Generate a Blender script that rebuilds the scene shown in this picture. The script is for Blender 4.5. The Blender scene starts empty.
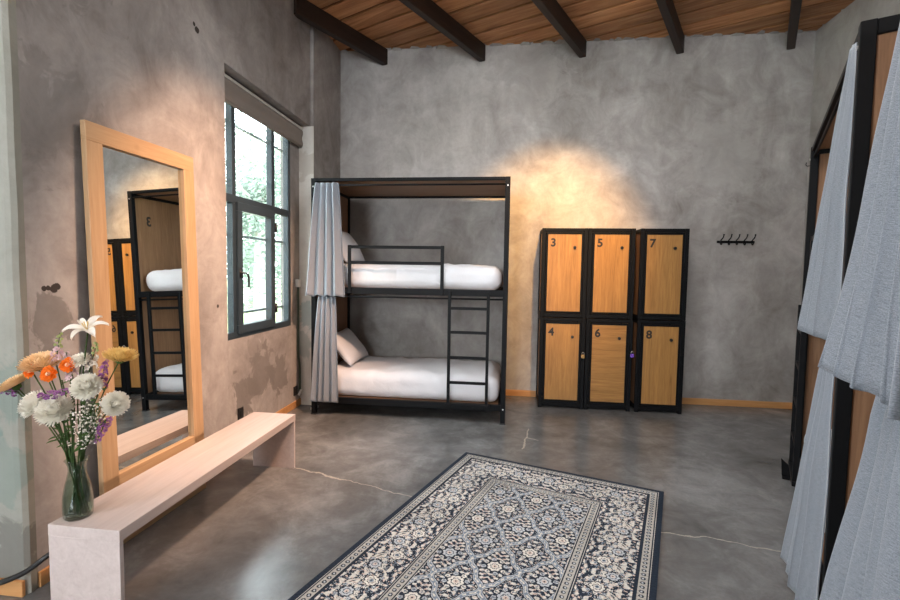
import bpy, bmesh, math, random
import numpy as np
from mathutils import Vector, Matrix, noise as mnoise
PI = math.pi
random.seed(7)
sc = bpy.context.scene
COL = sc.collection

# ------------------------------------------------------------------ camera
CAM = Vector((0, 0, 1.54)); F = 468.2
yaw, pitch, roll = 0.1228, 0.0601, 0.01606
e1 = Vector((math.cos(yaw), math.sin(yaw), 0)); e2 = Vector((-math.sin(yaw), math.cos(yaw), 0)); e3 = Vector((0, 0, 1))
fwd = e2 * math.cos(pitch) - e3 * math.sin(pitch)
up0 = e2 * math.sin(pitch) + e3 * math.cos(pitch)
cr, sr = math.cos(roll), math.sin(roll)
right = e1 * cr + up0 * sr
up = -e1 * sr + up0 * cr
cd = bpy.data.cameras.new('camera'); cam = bpy.data.objects.new('camera', cd); COL.objects.link(cam)
mw = Matrix((right, up, -fwd)).transposed().to_4x4(); mw.translation = CAM
cam.matrix_world = mw
cd.sensor_width = 36; cd.lens = F / 900 * 36; cd.clip_start = 0.05
sc.camera = cam

def ray(px, py):
    return (right * ((px - 450) / F) - up * ((py - 300) / F) + fwd)
def atY(px, py, Y):
    d = ray(px, py); return CAM + d * ((Y - CAM.y) / d.y)

# ------------------------------------------------------------------ view, world, lights
sc.view_settings.view_transform = 'Standard'; sc.view_settings.look = 'None'
sc.view_settings.gamma = 1; sc.view_settings.use_curve_mapping = False
sc.view_settings.exposure = 0.32
w = bpy.data.worlds.new('World'); sc.world = w; w.use_nodes = True
nt = w.node_tree; bg = nt.nodes['Background']
bg.inputs[0].default_value = (0.90, 0.95, 1.0, 1); bg.inputs[1].default_value = 13.0

def area(name, loc, target, sx, sy, power, color, spread=PI):
    l = bpy.data.lights.new(name, 'AREA'); l.shape = 'RECTANGLE'; l.size = sx; l.size_y = sy
    l.energy = power; l.color = color; l.spread = spread
    o = bpy.data.objects.new(name, l); COL.objects.link(o); o.location = loc
    o.rotation_euler = (Vector(target) - Vector(loc)).to_track_quat('-Z', 'Y').to_euler()
    return o
def spot(name, loc, target, power, color, angle, blend, r=0.05):
    l = bpy.data.lights.new(name, 'SPOT'); l.energy = power; l.color = color
    l.spot_size = angle; l.spot_blend = blend; l.shadow_soft_size = r
    o = bpy.data.objects.new(name, l); COL.objects.link(o); o.location = loc
    o.rotation_euler = (Vector(target) - Vector(loc)).to_track_quat('-Z', 'Y').to_euler()
    return o
# daylight of the garden window (just outside the panes)
wp = area('window_daylight_portal', (-2.46, 4.1, 2.0), (0, 4.1, 2.0), 1.5, 2.3, 10, (1, 1, 1))
wp.data.cycles.is_portal = True
# daylight of the windows in the walls behind the camera
area('front_window_daylight', (-1.8, -6.0, 2.2), (0.3, 5, 1.5), 2.0, 1.8, 215, (0.92, 0.96, 1.0))
area('side_window_daylight', (-4.0, -1.6, 2.2), (3, 2.4, 1.3), 1.5, 1.7, 55, (0.90, 0.95, 1.0))
# ceiling lamps above the picture
area('ceiling_lamp', (0.6, 3.0, 4.05), (0.6, 3.6, 0), 1.6, 1.6, 62, (1.0, 0.97, 0.95))
area('ceiling_lamp', (-0.4, 0.4, 4.05), (-0.4, 0.4, 0), 1.6, 1.6, 30, (1.0, 0.97, 0.95))
# warm ceiling spots
spot('locker_spot', (0.68, 3.3, 4.0), (0.52, 5.6, 2.05), 720, (1.0, 0.50, 0.12), math.radians(47), 0.85)
spot('mirror_wall_spot', (0.3, 2.7, 4.0), (-2.2, 3.5, 1.0), 930, (1.0, 0.58, 0.36), math.radians(56), 0.9, 0.08)

# ------------------------------------------------------------------ helpers
def new_bm(): return bmesh.new()
def obj(name, bm, mat, parent=None, smooth=False, bevel=0, loc=None):
    me = bpy.data.meshes.new(name)
    bmesh.ops.recalc_face_normals(bm, faces=bm.faces)
    bm.to_mesh(me); bm.free()
    o = bpy.data.objects.new(name, me); COL.objects.link(o)
    if mat: me.materials.append(mat)
    if smooth:
        me.polygons.foreach_set('use_smooth', [True] * len(me.polygons))
    if bevel:
        m = o.modifiers.new('bevel', 'BEVEL'); m.width = bevel; m.segments = 2; m.limit_method = 'ANGLE'; m.angle_limit = 0.7
    if parent: o.parent = parent
    if loc: o.location = loc
    return o
def tag(o, label=None, cat=None, group=None, kind=None):
    if label: o['label'] = label
    if cat: o['category'] = cat
    if group: o['group'] = group
    if kind: o['kind'] = kind
    return o
def thing(name, label, cat, loc=(0, 0, 0), rz=0, group=None):
    o = bpy.data.objects.new(name, None); COL.objects.link(o); o.empty_display_size = 0.05
    o.location = loc; o.rotation_euler = (0, 0, rz)
    return tag(o, label, cat, group)
def copy_tree(o, parent=None):
    c = o.copy(); COL.objects.link(c)
    if parent: c.parent = parent
    for ch in list(o.children): copy_tree(ch, c)
    return c
def box(bm, x0, x1, y0, y1, z0, z1):
    v = [bm.verts.new(p) for p in ((x0,y0,z0),(x1,y0,z0),(x1,y1,z0),(x0,y1,z0),(x0,y0,z1),(x1,y0,z1),(x1,y1,z1),(x0,y1,z1))]
    for f in ((0,3,2,1),(4,5,6,7),(0,1,5,4),(1,2,6,5),(2,3,7,6),(3,0,4,7)): bm.faces.new([v[i] for i in f])
    return v
def bxo(name, mat, parent, *a, bevel=0.0):
    bm = new_bm(); box(bm, *a); return obj(name, bm, mat, parent, bevel=bevel)
def tube(bm, pts, r, n=8, cap=True):
    pts = [Vector(p) for p in pts]; rs = r if isinstance(r, (list, tuple)) else [r] * len(pts)
    rings = []; prev = None
    for i, p in enumerate(pts):
        t = (pts[min(i + 1, len(pts) - 1)] - pts[max(i - 1, 0)])
        t = t.normalized() if t.length > 1e-9 else Vector((0, 0, 1))
        if prev is None:
            a = Vector((1, 0, 0)) if abs(t.x) < 0.8 else Vector((0, 1, 0))
        else: a = prev
        u = (a - t * a.dot(t)).normalized(); prev = u; v = t.cross(u)
        rings.append([bm.verts.new(p + (u * math.cos(2*PI*k/n) + v * math.sin(2*PI*k/n)) * rs[i]) for k in range(n)])
    for a, b in zip(rings, rings[1:]):
        for k in range(n): bm.faces.new((a[k], a[(k+1) % n], b[(k+1) % n], b[k]))
    if cap:
        bm.faces.new(rings[0][::-1]); bm.faces.new(rings[-1])
def lathe(bm, prof, n=24, c=(0, 0, 0), cap=True):
    rings = [[bm.verts.new((c[0] + r*math.cos(2*PI*k/n), c[1] + r*math.sin(2*PI*k/n), c[2] + z)) for k in range(n)] for r, z in prof]
    for a, b in zip(rings, rings[1:]):
        for k in range(n): bm.faces.new((a[k], a[(k+1) % n], b[(k+1) % n], b[k]))
    if cap: bm.faces.new(rings[0][::-1]); bm.faces.new(rings[-1])
def grid(bm, fn, nu, nv):
    V = [[bm.verts.new(fn(i/nu, j/nv)) for j in range(nv + 1)] for i in range(nu + 1)]
    for i in range(nu):
        for j in range(nv): bm.faces.new((V[i][j], V[i+1][j], V[i+1][j+1], V[i][j+1]))
    return V
def bez(pts, n):
    # Catmull-Rom through points
    P = [Vector(p) for p in pts]; P = [P[0]*2 - P[1]] + P + [P[-1]*2 - P[-2]]
    out = []
    for i in range(1, len(P) - 2):
        for k in range(n):
            t = k/n
            out.append(0.5*((2*P[i]) + (P[i+1]-P[i-1])*t + (2*P[i-1]-5*P[i]+4*P[i+1]-P[i+2])*t*t + (3*P[i]-P[i-1]-3*P[i+1]+P[i+2])*t**3))
    out.append(P[-2]); return out
def text_mesh(ch, size, depth=0.0008):
    c = bpy.data.curves.new('number', 'FONT'); c.body = ch; c.size = size; c.extrude = depth; c.align_x = 'CENTER'; c.offset = size*0.032
    o = bpy.data.objects.new('number', c); COL.objects.link(o)
    dg = bpy.context.evaluated_depsgraph_get(); dg.update()
    me = bpy.data.meshes.new_from_object(o.evaluated_get(dg))
    bpy.data.objects.remove(o); bpy.data.curves.remove(c)
    return me

# ------------------------------------------------------------------ materials
class NM:
    def __init__(s, name, rough=0.5, metal=0, spec=0.5):
        s.m = bpy.data.materials.new(name); s.m.use_nodes = True; s.t = s.m.node_tree; s.b = s.t.nodes['Principled BSDF']
        s.b.inputs['Roughness'].default_value = rough; s.b.inputs['Metallic'].default_value = metal
        s.b.inputs['Specular IOR Level'].default_value = spec
        s._c = None
    def n(s, ty): return s.t.nodes.new(ty)
    def l(s, a, b): s.t.links.new(a, b)
    def put(s, inp, v):
        if hasattr(v, 'is_linked') or hasattr(v, 'links'): s.l(v, inp)
        else:
            if isinstance(v, tuple) and len(v) == 3 and inp.type == 'RGBA': v = (*v, 1)
            inp.default_value = v
    def co(s):
        if s._c is None: s._c = s.n('ShaderNodeTexCoord').outputs['Object']
        return s._c
    def mp(s, scale=(1,1,1), loc=(0,0,0), rot=(0,0,0), vec=None):
        k = s.n('ShaderNodeMapping'); s.l(vec or s.co(), k.inputs[0])
        k.inputs['Scale'].default_value = scale; k.inputs['Location'].default_value = loc; k.inputs['Rotation'].default_value = rot
        return k.outputs[0]
    def noise(s, scale, detail=4, rough=0.55, dist=0, vec=None, color=False):
        k = s.n('ShaderNodeTexNoise'); s.l(vec or s.co(), k.inputs['Vector'])
        k.inputs['Scale'].default_value = scale; k.inputs['Detail'].default_value = detail
        k.inputs['Roughness'].default_value = rough; k.inputs['Distortion'].default_value = dist
        return k.outputs['Color' if color else 'Fac']
    def math(s, op, a, b=0.0, clamp=False):
        k = s.n('ShaderNodeMath'); k.operation = op; k.use_clamp = clamp; s.put(k.inputs[0], a); s.put(k.inputs[1], b); return k.outputs[0]
    def vmath(s, op, a, b=(0,0,0)):
        k = s.n('ShaderNodeVectorMath'); k.operation = op; s.put(k.inputs[0], a); s.put(k.inputs[1], b)
        return k.outputs['Value'] if op in ('LENGTH', 'DISTANCE', 'DOT_PRODUCT') else k.outputs[0]
    def ramp(s, fac, stops, interp='LINEAR'):
        k = s.n('ShaderNodeValToRGB'); s.l(fac, k.inputs[0]); r = k.color_ramp; r.interpolation = interp
        while len(r.elements) < len(stops): r.elements.new(0.5)
        for e, (p, c) in zip(r.elements, stops):
            e.position = p; e.color = (*c, 1) if isinstance(c, tuple) else (c, c, c, 1)
        return k.outputs[0]
    def rng(s, v, a, b, c=0.0, d=1.0, smooth=True):
        k = s.n('ShaderNodeMapRange'); s.put(k.inputs[0], v); k.interpolation_type = 'SMOOTHSTEP' if smooth else 'LINEAR'
        for i, q in zip((1,2,3,4), (a,b,c,d)): k.inputs[i].default_value = q
        return k.outputs[0]
    def mix(s, fac, a, b, bt='MIX'):
        k = s.n('ShaderNodeMix'); k.data_type = 'RGBA'; k.blend_type = bt
        s.put(k.inputs[0], fac); s.put(k.inputs[6], a); s.put(k.inputs[7], b); return k.outputs[2]
    def bump(s, h, strength=0.2, dist=0.01):
        k = s.n('ShaderNodeBump'); s.l(h, k.inputs['Height']); k.inputs['Strength'].default_value = strength; k.inputs['Distance'].default_value = dist
        s.l(k.outputs[0], s.b.inputs['Normal'])
    def col(s, c): s.put(s.b.inputs['Base Color'], c); return s
    def sep(s, vec=None):
        k = s.n('ShaderNodeSeparateXYZ'); s.l(vec or s.co(), k.inputs[0]); return k.outputs
    def rough(s, v): s.put(s.b.inputs['Roughness'], v)

def plain(name, c, rough=0.5, metal=0, spec=0.5, var=0.12, scale=30):
    m = NM(name, rough, metal, spec); f = m.noise(scale, 3)
    m.col(m.mix(f, tuple(x*(1-var) for x in c), tuple(min(1, x*(1+var)) for x in c))); return m.m

def plaster(name, dark, mid, light, blobs=(), marks=(), seed=0, tint=None):
    m = NM(name, 0.85, 0, 0.25)
    p = m.mp(loc=(seed, seed*1.7, 0))
    a = m.noise(0.75, 7, 0.62, 0.6, vec=p); b = m.noise(3.1, 8, 0.68, 0.8, vec=p); c = m.noise(26, 4, 0.6, vec=p)
    st = m.noise(1.6, 6, 0.6, 1.2, vec=m.mp((2.0, 2.0, 0.55), loc=(seed*2, 0, 3)))
    f = m.math('ADD', m.math('MULTIPLY', a, 0.58), m.math('ADD', m.math('MULTIPLY', b, 0.34), m.math('MULTIPLY', st, 0.14)))
    colr = m.ramp(f, [(0.38, dark), (0.54, mid), (0.68, light)])
    colr = m.mix(m.rng(c, 0.35, 0.75), colr, m.mix(0.14, colr, dark))
    if tint:
        tcol, ax, lo, hi = tint
        g = m.math('ADD', m.sep()[ax], m.math('MULTIPLY', m.math('SUBTRACT', b, 0.5), 0.9))
        colr = m.mix(m.rng(g, lo, hi), colr, m.mix(0.75, colr, tcol))
    # worn patches of bare cement
    for (cx, cy, cz, rad, ccol, amt) in blobs:
        d = m.vmath('DISTANCE', m.co(), (cx, cy, cz))
        g = m.math('ADD', m.math('DIVIDE', d, rad), m.math('MULTIPLY', m.math('SUBTRACT', m.noise(5.5, 6, 0.62, 0.7), 0.5), 3.2))
        colr = m.mix(m.math('MULTIPLY', m.rng(g, 0.95, 0.7), amt), colr, ccol)
    for (cx, cy, cz, rad, ccol) in marks:
        d = m.vmath('DISTANCE', m.co(), (cx, cy, cz))
        g = m.math('ADD', m.math('DIVIDE', d, rad), m.math('MULTIPLY', m.math('SUBTRACT', m.noise(16, 3, 0.6, 0.5), 0.5), 1.6))
        colr = m.mix(m.rng(g, 1.0, 0.8), colr, ccol)
    m.col(colr)
    m.bump(m.math('ADD', m.math('MULTIPLY', b, 1.0), m.math('MULTIPLY', c, 0.25)), 0.35, 0.02)
    return m.m

G1, G2, G3 = (0.19, 0.172, 0.16), (0.32, 0.30, 0.285), (0.47, 0.455, 0.44)
CEM = (0.19, 0.175, 0.165); DK = (0.05, 0.042, 0.037)
M = {}
M['wall_left'] = plaster('plaster_left', (0.19, 0.172, 0.162), (0.36, 0.335, 0.32), (0.52, 0.495, 0.475),
    blobs=[(-2.33, 4.2, 0.55, 0.27, CEM, 0.75), (-2.33, 3.92, 0.42, 0.22, CEM, 0.8), (-2.33, 4.5, 0.45, 0.22, CEM, 0.8), (-2.33, 4.1, 0.80, 0.16, CEM, 0.5), (-2.2, 1.97, 1.25, 0.16, (0.15, 0.14, 0.13), 0.6), (-2.2, 2.0, 3.1, 0.42, (0.2, 0.185, 0.175), 0.55), (-2.2, 1.98, 2.3, 0.3, (0.2, 0.185, 0.175), 0.5)],
    marks=[(-2.2, 3.134, 3.2, 0.028, DK), (-2.2, 3.105, 3.225, 0.016, DK), (-2.2, 2.03, 1.425, 0.022, DK), (-2.2, 2.05, 1.435, 0.018, DK), (-2.2, 1.98, 1.43, 0.016, DK), (-2.2, 2.0, 1.43, 0.014, DK), (-2.2, 3.33, 1.25, 0.014, DK)], seed=3)
M['wall_back'] = plaster('plaster_back', (0.21, 0.195, 0.182), (0.39, 0.375, 0.358), (0.56, 0.55, 0.53), seed=11,
    blobs=[(2.5, 5.86, 2.9, 0.5, (0.36, 0.35, 0.33), 0.5), (0.2, 5.86, 3.9, 0.5, (0.38, 0.36, 0.34), 0.4)])
M['wall_right'] = plaster('plaster_right', (0.24, 0.23, 0.215), (0.36, 0.35, 0.33), (0.46, 0.45, 0.43), seed=21)
M['wall_plain'] = plaster('plaster_front', G2, G3, G3, seed=31)
M['pier'] = plaster('pale_paint', (0.20, 0.20, 0.175), (0.28, 0.28, 0.245), (0.33, 0.325, 0.285), seed=41,
    blobs=[(-2.25, 1.85, 0.95, 0.2, (0.14, 0.20, 0.18), 0.5), (-2.3, 1.85, 0.55, 0.22, (0.15, 0.21, 0.19), 0.45), (-2.25, 1.85, 0.25, 0.18, (0.12, 0.115, 0.105), 0.6), (-2.24, 1.85, 3.0, 0.3, (0.34, 0.32, 0.20), 0.5)])

M['reveal'] = plaster('pale_reveal_paint', (0.55, 0.535, 0.50), (0.74, 0.73, 0.69), (0.80, 0.79, 0.75), seed=47,
    blobs=[(-2.2, 5.02, 1.0, 0.16, (0.30, 0.42, 0.42), 0.6), (-2.3, 5.02, 0.7, 0.16, (0.32, 0.40, 0.38), 0.5), (-2.25, 5.02, 2.7, 0.2, (0.46, 0.42, 0.36), 0.5)])
# concrete floor
def floor_mat():
    m = NM('polished_concrete', 0.3, 0, 0.5)
    a = m.noise(0.9, 7, 0.62, 0.7); b = m.noise(4.5, 8, 0.7, 0.5); c = m.noise(45, 3, 0.6)
    f = m.math('ADD', m.math('MULTIPLY', a, 0.6), m.math('MULTIPLY', b, 0.4))
    col = m.ramp(f, [(0.32, (0.066, 0.065, 0.064)), (0.5, (0.148, 0.149, 0.150)), (0.66, (0.27, 0.274, 0.278))])
    col = m.mix(m.rng(c, 0.4, 0.7, 0, 0.2), col, (0.12, 0.11, 0.10))
    wv = m.vmath('ADD', m.co(), m.vmath('MULTIPLY', m.vmath('SUBTRACT', m.noise(7, 5, 0.6, color=True), (0.5, 0.5, 0.5)), (0.10, 0.10, 0)))
    for x0, y0, x1, y1, ww in ((-1.75, 3.42, -1.156, 3.24, .006), (-1.156, 3.24, -0.55, 3.03, .004), (0.23, 4.62, 0.16, 4.08, .006), (0.20, 4.38, 0.31, 4.30, .005), (0.9, 2.86, 1.265, 2.827, .005), (1.265, 2.827, 1.75, 2.70, .005)):
        # distance to a segment
        d = Vector((x1-x0, y1-y0, 0)); L = d.length; d /= L
        rel = m.vmath('SUBTRACT', wv, (x0, y0, 0))
        s = m.math('MINIMUM', m.math('MAXIMUM', m.vmath('DOT_PRODUCT', rel, tuple(d)), 0.0), L)
        k = m.n('ShaderNodeVectorMath'); k.operation = 'SCALE'; k.inputs[0].default_value = tuple(d); m.l(s, k.inputs['Scale'])
        dist = m.vmath('DISTANCE', rel, k.outputs[0])
        col = m.mix(m.math('MULTIPLY', m.rng(dist, ww*1.6, ww*0.5), 0.75), col, (0.42, 0.39, 0.34))
    m.col(col)
    m.rough(m.rng(f, 0.3, 0.7, 0.19, 0.265, False))
    m.bump(m.math('ADD', b, m.math('MULTIPLY', a, 2.0)), 0.06, 0.02)
    return m.m
M['floor'] = floor_mat()

def wood(name, dark, light, axis='Z', scale=1.0, rough=0.45, knots=(), contrast=1.0, spec=0.4, seed=0):
    m = NM(name, rough, 0, spec)
    k = {'X': (0.35, 6, 6), 'Y': (6, 0.35, 6), 'Z': (6, 6, 0.35)}[axis]
    k = tuple(q*scale for q in k)
    oi = m.n('ShaderNodeObjectInfo').outputs['Random']
    off = m.n('ShaderNodeCombineXYZ'); 
    for i in range(3): m.l(m.math('MULTIPLY', oi, 13.0*(i+1)), off.inputs[i])
    base = m.vmath('ADD', m.co(), off.outputs[0]) if not knots else m.co()
    p = m.mp(k, loc=(seed, seed, seed), vec=base)
    g = m.noise(3.0, 5, 0.6, 1.2, vec=p); h = m.noise(16, 4, 0.6, 0.3, vec=p)
    f = m.math('ADD', m.math('MULTIPLY', g, 0.65), m.math('MULTIPLY', h, 0.35))
    c = m.ramp(f, [(0.5-0.2/contrast, dark), (0.5+0.16/contrast, light)])
    for (x, y, z, r) in knots:
        d = m.vmath('DISTANCE', m.co(), (x, y, z))
        c = m.mix(m.rng(d, r*2.2, r*0.8, 0, 0.5), c, tuple(q*0.55 for q in dark))
        c = m.mix(m.rng(d, r*1.0, r*0.7), c, (0.06, 0.022, 0.008))
    m.col(c); m.bump(h, 0.08, 0.003)
    return m.m
M['door_wood'] = wood('locker_door_wood', (0.22, 0.105, 0.034), (0.46, 0.240, 0.072), 'Z', 1.4, 0.4, contrast=0.9)
M['door_wood_h'] = wood('locker_door_wood_horizontal', (0.22, 0.105, 0.034), (0.46, 0.240, 0.072), 'X', 1.4, 0.4, contrast=0.9)
M['panel_wood'] = wood('bunk_panel_wood', (0.17, 0.085, 0.042), (0.30, 0.165, 0.088), 'Z', 1.6, 0.5)
M['canopy_wood'] = wood('canopy_wood', (0.17, 0.085, 0.042), (0.30, 0.165, 0.088), 'X', 1.6, 0.5)
M['side_wood'] = wood('locker_side_wood', (0.17, 0.09, 0.045), (0.30, 0.165, 0.09), 'Z', 1.4, 0.5)
M['bench_wood'] = wood('pale_birch', (0.43, 0.36, 0.335), (0.55, 0.475, 0.45), 'Y', 0.8, 0.45)
M['pine_v'] = wood('pine', (0.40, 0.245, 0.125), (0.54, 0.365, 0.21), 'Z', 1.1, 0.42, knots=((0, -0.362, 0.30*2.28, 0.017), (0, 0.362, 0.74*2.28, 0.014), (0, 0.366, 0.23*2.28, 0.014), (0, 0.02, 2.28, 0.001)))
M['pine_h'] = wood('pine_rail', (0.40, 0.245, 0.125), (0.54, 0.365, 0.21), 'Y', 1.1, 0.42, knots=((0, -0.075, 2.225, 0.019), (0, 0.28, 2.265, 0.008), (0, -0.24, 2.27, 0.008)))
M['skirt'] = wood('skirting_wood', (0.42, 0.20, 0.07), (0.60, 0.32, 0.13), 'X', 0.8, 0.45)
M['beam'] = wood('dark_beam_wood', (0.008, 0.0045, 0.003), (0.032, 0.016, 0.010), 'Y', 1.0, 0.55)
M['mirror_back'] = plain('backing_board', (0.28, 0.17, 0.09))

def ceil_mat():
    m = NM('ceiling_boards', 0.6, 0, 0.3)
    s = m.sep()
    at = m.n('ShaderNodeAttribute'); at.attribute_name = 'board'; r = at.outputs['Fac']
    off = m.n('ShaderNodeCombineXYZ'); m.l(m.math('MULTIPLY', r, 20.0), off.inputs[0]); m.l(m.math('MULTIPLY', r, 37.0), off.inputs[1])
    p = m.mp((0.45, 4, 4), vec=m.vmath('ADD', m.co(), off.outputs[0]))
    g = m.noise(2.4, 6, 0.62, 1.3, vec=p)
    c = m.ramp(g, [(0.25, (0.22, 0.095, 0.04)), (0.5, (0.42, 0.20, 0.09)), (0.75, (0.58, 0.33, 0.165))])
    k = m.n('ShaderNodeMix'); k.data_type = 'RGBA'; k.blend_type = 'MULTIPLY'; k.inputs[0].default_value = 1
    m.l(c, k.inputs[6]); m.l(m.ramp(r, [(0, 0.75), (1, (1.2, 1.15, 1.1))]), k.inputs[7])
    m.col(m.mix(m.math('LESS_THAN', r, -1.0), k.outputs[2], (0.012, 0.007, 0.005))); return m.m
M['ceiling'] = ceil_mat()
M['metal'] = plain('black_powder_coated_steel', (0.006, 0.0065, 0.0075), 0.5, 0, 0.12)
M['blackplastic'] = plain('black_plastic', (0.015, 0.015, 0.016), 0.35)
M['winframe'] = plain('dark_blue_grey_window_paint', (0.030, 0.045, 0.058), 0.35)
M['text'] = plain('black_number_paint', (0.012, 0.010, 0.009), 0.5)
M['steel'] = plain('steel', (0.55, 0.55, 0.55), 0.3, 1.0)
M['brass'] = plain('brass_padlock', (0.55, 0.36, 0.15), 0.35, 0.8)
M['purple'] = plain('purple_padlock', (0.16, 0.07, 0.45), 0.35)
M['whiteplastic'] = plain('white_plastic', (0.75, 0.75, 0.73), 0.4)
M['green_pipe'] = plain('dark_green_conduit', (0.06, 0.085, 0.06), 0.45)
M['rubber'] = plain('black_rubber_cable', (0.014, 0.014, 0.014), 0.5)
M['blind'] = plain('taupe_blind_cloth', (0.26, 0.225, 0.20), 0.85, 0, 0.1, 0.06, 8)
M['blindrail'] = plain('off_white_blind_rail', (0.66, 0.64, 0.60), 0.5)

def linen(name, c, sheen=0.2):
    m = NM(name, 0.9, 0, 0.15); f = m.noise(5, 5, 0.6); wv = m.noise(260, 2, 0.5)
    m.col(m.mix(f, tuple(q*0.95 for q in c), c)); m.b.inputs['Sheen Weight'].default_value = sheen
    m.bump(m.math('ADD', m.noise(9, 5, 0.55, 1.0), m.math('MULTIPLY', wv, 0.12)), 0.25, 0.02); return m.m
M['sheet'] = linen('white_bed_linen', (0.70, 0.70, 0.73))
def curtain_mat():
    m = NM('heathered_blue_grey_cloth', 0.92, 0, 0.12)
    t = m.n('ShaderNodeTexCoord').outputs['UV']
    a = m.noise(1, 3, 0.6, vec=m.mp((260, 420, 1), vec=t)); b = m.noise(1, 3, 0.6, vec=m.mp((40, 500, 1), vec=t))
    f = m.math('ADD', m.math('MULTIPLY', a, 0.55), m.math('MULTIPLY', b, 0.45))
    m.col(m.ramp(f, [(0.34, (0.13, 0.15, 0.18)), (0.5, (0.235, 0.262, 0.298)), (0.66, (0.36, 0.39, 0.43))]))
    m.b.inputs['Sheen Weight'].default_value = 0.25
    m.bump(f, 0.25, 0.002); return m.m
M['curtain'] = curtain_mat()
def mirror_mat():
    m = NM('mirror_glass', 0.0, 1.0); f = m.noise(2.0, 2)
    m.col(m.mix(f, (0.80, 0.84, 0.82), (0.82, 0.85, 0.84))); return m.m
M['mirror'] = mirror_mat()
def pane_mat():
    m = NM('window_pane'); tr = m.n('ShaderNodeBsdfTransparent'); tr.inputs[0].default_value = (0.93, 0.97, 0.97, 1)
    gl = m.n('ShaderNodeBsdfGlossy'); gl.inputs['Roughness'].default_value = 0.02
    lw = m.n('ShaderNodeLayerWeight'); fr = m.math('ADD', m.math('MULTIPLY', m.math('POWER', lw.outputs['Facing'], 4.0), 0.5), 0.03)
    mx = m.n('ShaderNodeMixShader'); m.l(fr, mx.inputs[0]); m.l(tr.outputs[0], mx.inputs[1]); m.l(gl.outputs[0], mx.inputs[2])
    m.l(mx.outputs[0], m.t.nodes['Material Output'].inputs[0]); return m.m
M['pane'] = pane_mat()
def glass_mat(name, tint, ior):
    m = NM(name, 0.02); tr = m.n('ShaderNodeBsdfTransparent'); tr.inputs[0].default_value = (*tint, 1)
    gl = m.n('ShaderNodeBsdfGlossy'); gl.inputs['Roughness'].default_value = 0.03
    lw = m.n('ShaderNodeLayerWeight'); fr = m.math('ADD', m.math('MULTIPLY', m.math('POWER', lw.outputs['Facing'], 3.0), 0.6), ior)
    mx = m.n('ShaderNodeMixShader'); m.l(fr, mx.inputs[0]); m.l(tr.outputs[0], mx.inputs[1]); m.l(gl.outputs[0], mx.inputs[2])
    m.l(mx.outputs[0], m.t.nodes['Material Output'].inputs[0]); return m.m
M['vase'] = glass_mat('vase_glass', (0.80, 0.87, 0.83), 0.05)
M['water'] = glass_mat('water', (0.84, 0.89, 0.85), 0.01)
def petal(name, c1, c2, scale=40):
    m = NM(name, 0.6, 0, 0.25); m.col(m.mix(m.noise(scale, 2), c1, c2)); 
    tl = m.n('ShaderNodeBsdfTranslucent'); m.l(m.b.inputs['Base Color'].links[0].from_socket, tl.inputs[0])
    mx = m.n('ShaderNodeMixShader'); mx.inputs[0].default_value = 0.35; m.l(m.b.outputs[0], mx.inputs[1]); m.l(tl.outputs[0], mx.inputs[2])
    m.l(mx.outputs[0], m.t.nodes['Material Output'].inputs[0]); return m.m
M['p_white'] = petal('white_petals', (0.90, 0.87, 0.77), (0.95, 0.93, 0.87))
M['p_peach'] = petal('peach_petals', (0.90, 0.62, 0.32), (0.95, 0.76, 0.50))
M['p_yellow'] = petal('straw_yellow_petals', (0.74, 0.52, 0.16), (0.86, 0.66, 0.30))
M['p_orange'] = petal('orange_petals', (0.85, 0.16, 0.012), (0.92, 0.28, 0.03))
M['p_purple'] = petal('purple_petals', (0.24, 0.07, 0.28), (0.46, 0.20, 0.46))
M['p_pink'] = petal('pale_pink_petals', (0.66, 0.42, 0.50), (0.85, 0.72, 0.74))
M['stem'] = petal('green_stem', (0.035, 0.075, 0.02), (0.07, 0.12, 0.035))
M['leaf'] = petal('green_leaf', (0.05, 0.13, 0.03), (0.11, 0.22, 0.06))
M['bud'] = petal('pale_green_bud', (0.36, 0.46, 0.16), (0.52, 0.58, 0.28))
M['treeleaf'] = petal('garden_leaf', (0.12, 0.165, 0.125), (0.24, 0.29, 0.24), 3)
M['bark'] = petal('pale_bark', (0.42, 0.40, 0.36), (0.58, 0.55, 0.50), 6)
M['grass'] = petal('garden_ground', (0.22, 0.30, 0.12), (0.36, 0.40, 0.20), 2)

# ------------------------------------------------------------------ the room
def struct(name, bm, mat, **k):
    o = obj(name, bm, mat, **k); o['kind'] = 'structure'; return o
ZC = 4.29; YB = 5.863; XL = -2.2; XR = 3.35; XW = -2.33
bm = new_bm(); box(bm, -4.2, 3.6, -6.2, 6.1, -0.15, 0); struct('floor', bm, M['floor'])
bm = new_bm(); box(bm, -2.65, 3.6, YB, YB+0.22, 0, ZC+0.1)
# plaster smeared up onto the boards along the back wall's top edge
random.seed(3)
x = -2.15
while x < 3.3:
    wd = random.uniform(0.06, 0.2); dz = random.uniform(0.002, 0.008); dy = random.uniform(0.01, 0.07)
    v = [bm.verts.new(p) for p in ((x, YB+.01, ZC-dz*3.0), (x+wd*.3, YB-dy, ZC-dz*.4), (x+wd*.75, YB-dy*.7, ZC-dz*.4), (x+wd, YB+.01, ZC-dz*3.0), (x, YB+.01, ZC+.002), (x+wd*.3, YB-dy*1.1, ZC+.002), (x+wd*.75, YB-dy*.8, ZC+.002), (x+wd, YB+.01, ZC+.002))]
    for f in ((0,1,5,4),(1,2,6,5),(2,3,7,6),(0,3,2,1),(4,5,6,7),(3,0,4,7)): bm.faces.new([v[i] for i in f])
    x += wd * random.uniform(0.7, 1.8)
struct('wall_back', bm, M['wall_back'])
bm = new_bm(); box(bm, XR, XR+0.2, -6.0, YB, 0, ZC+0.1); struct('wall_right', bm, M['wall_right'])
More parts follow.
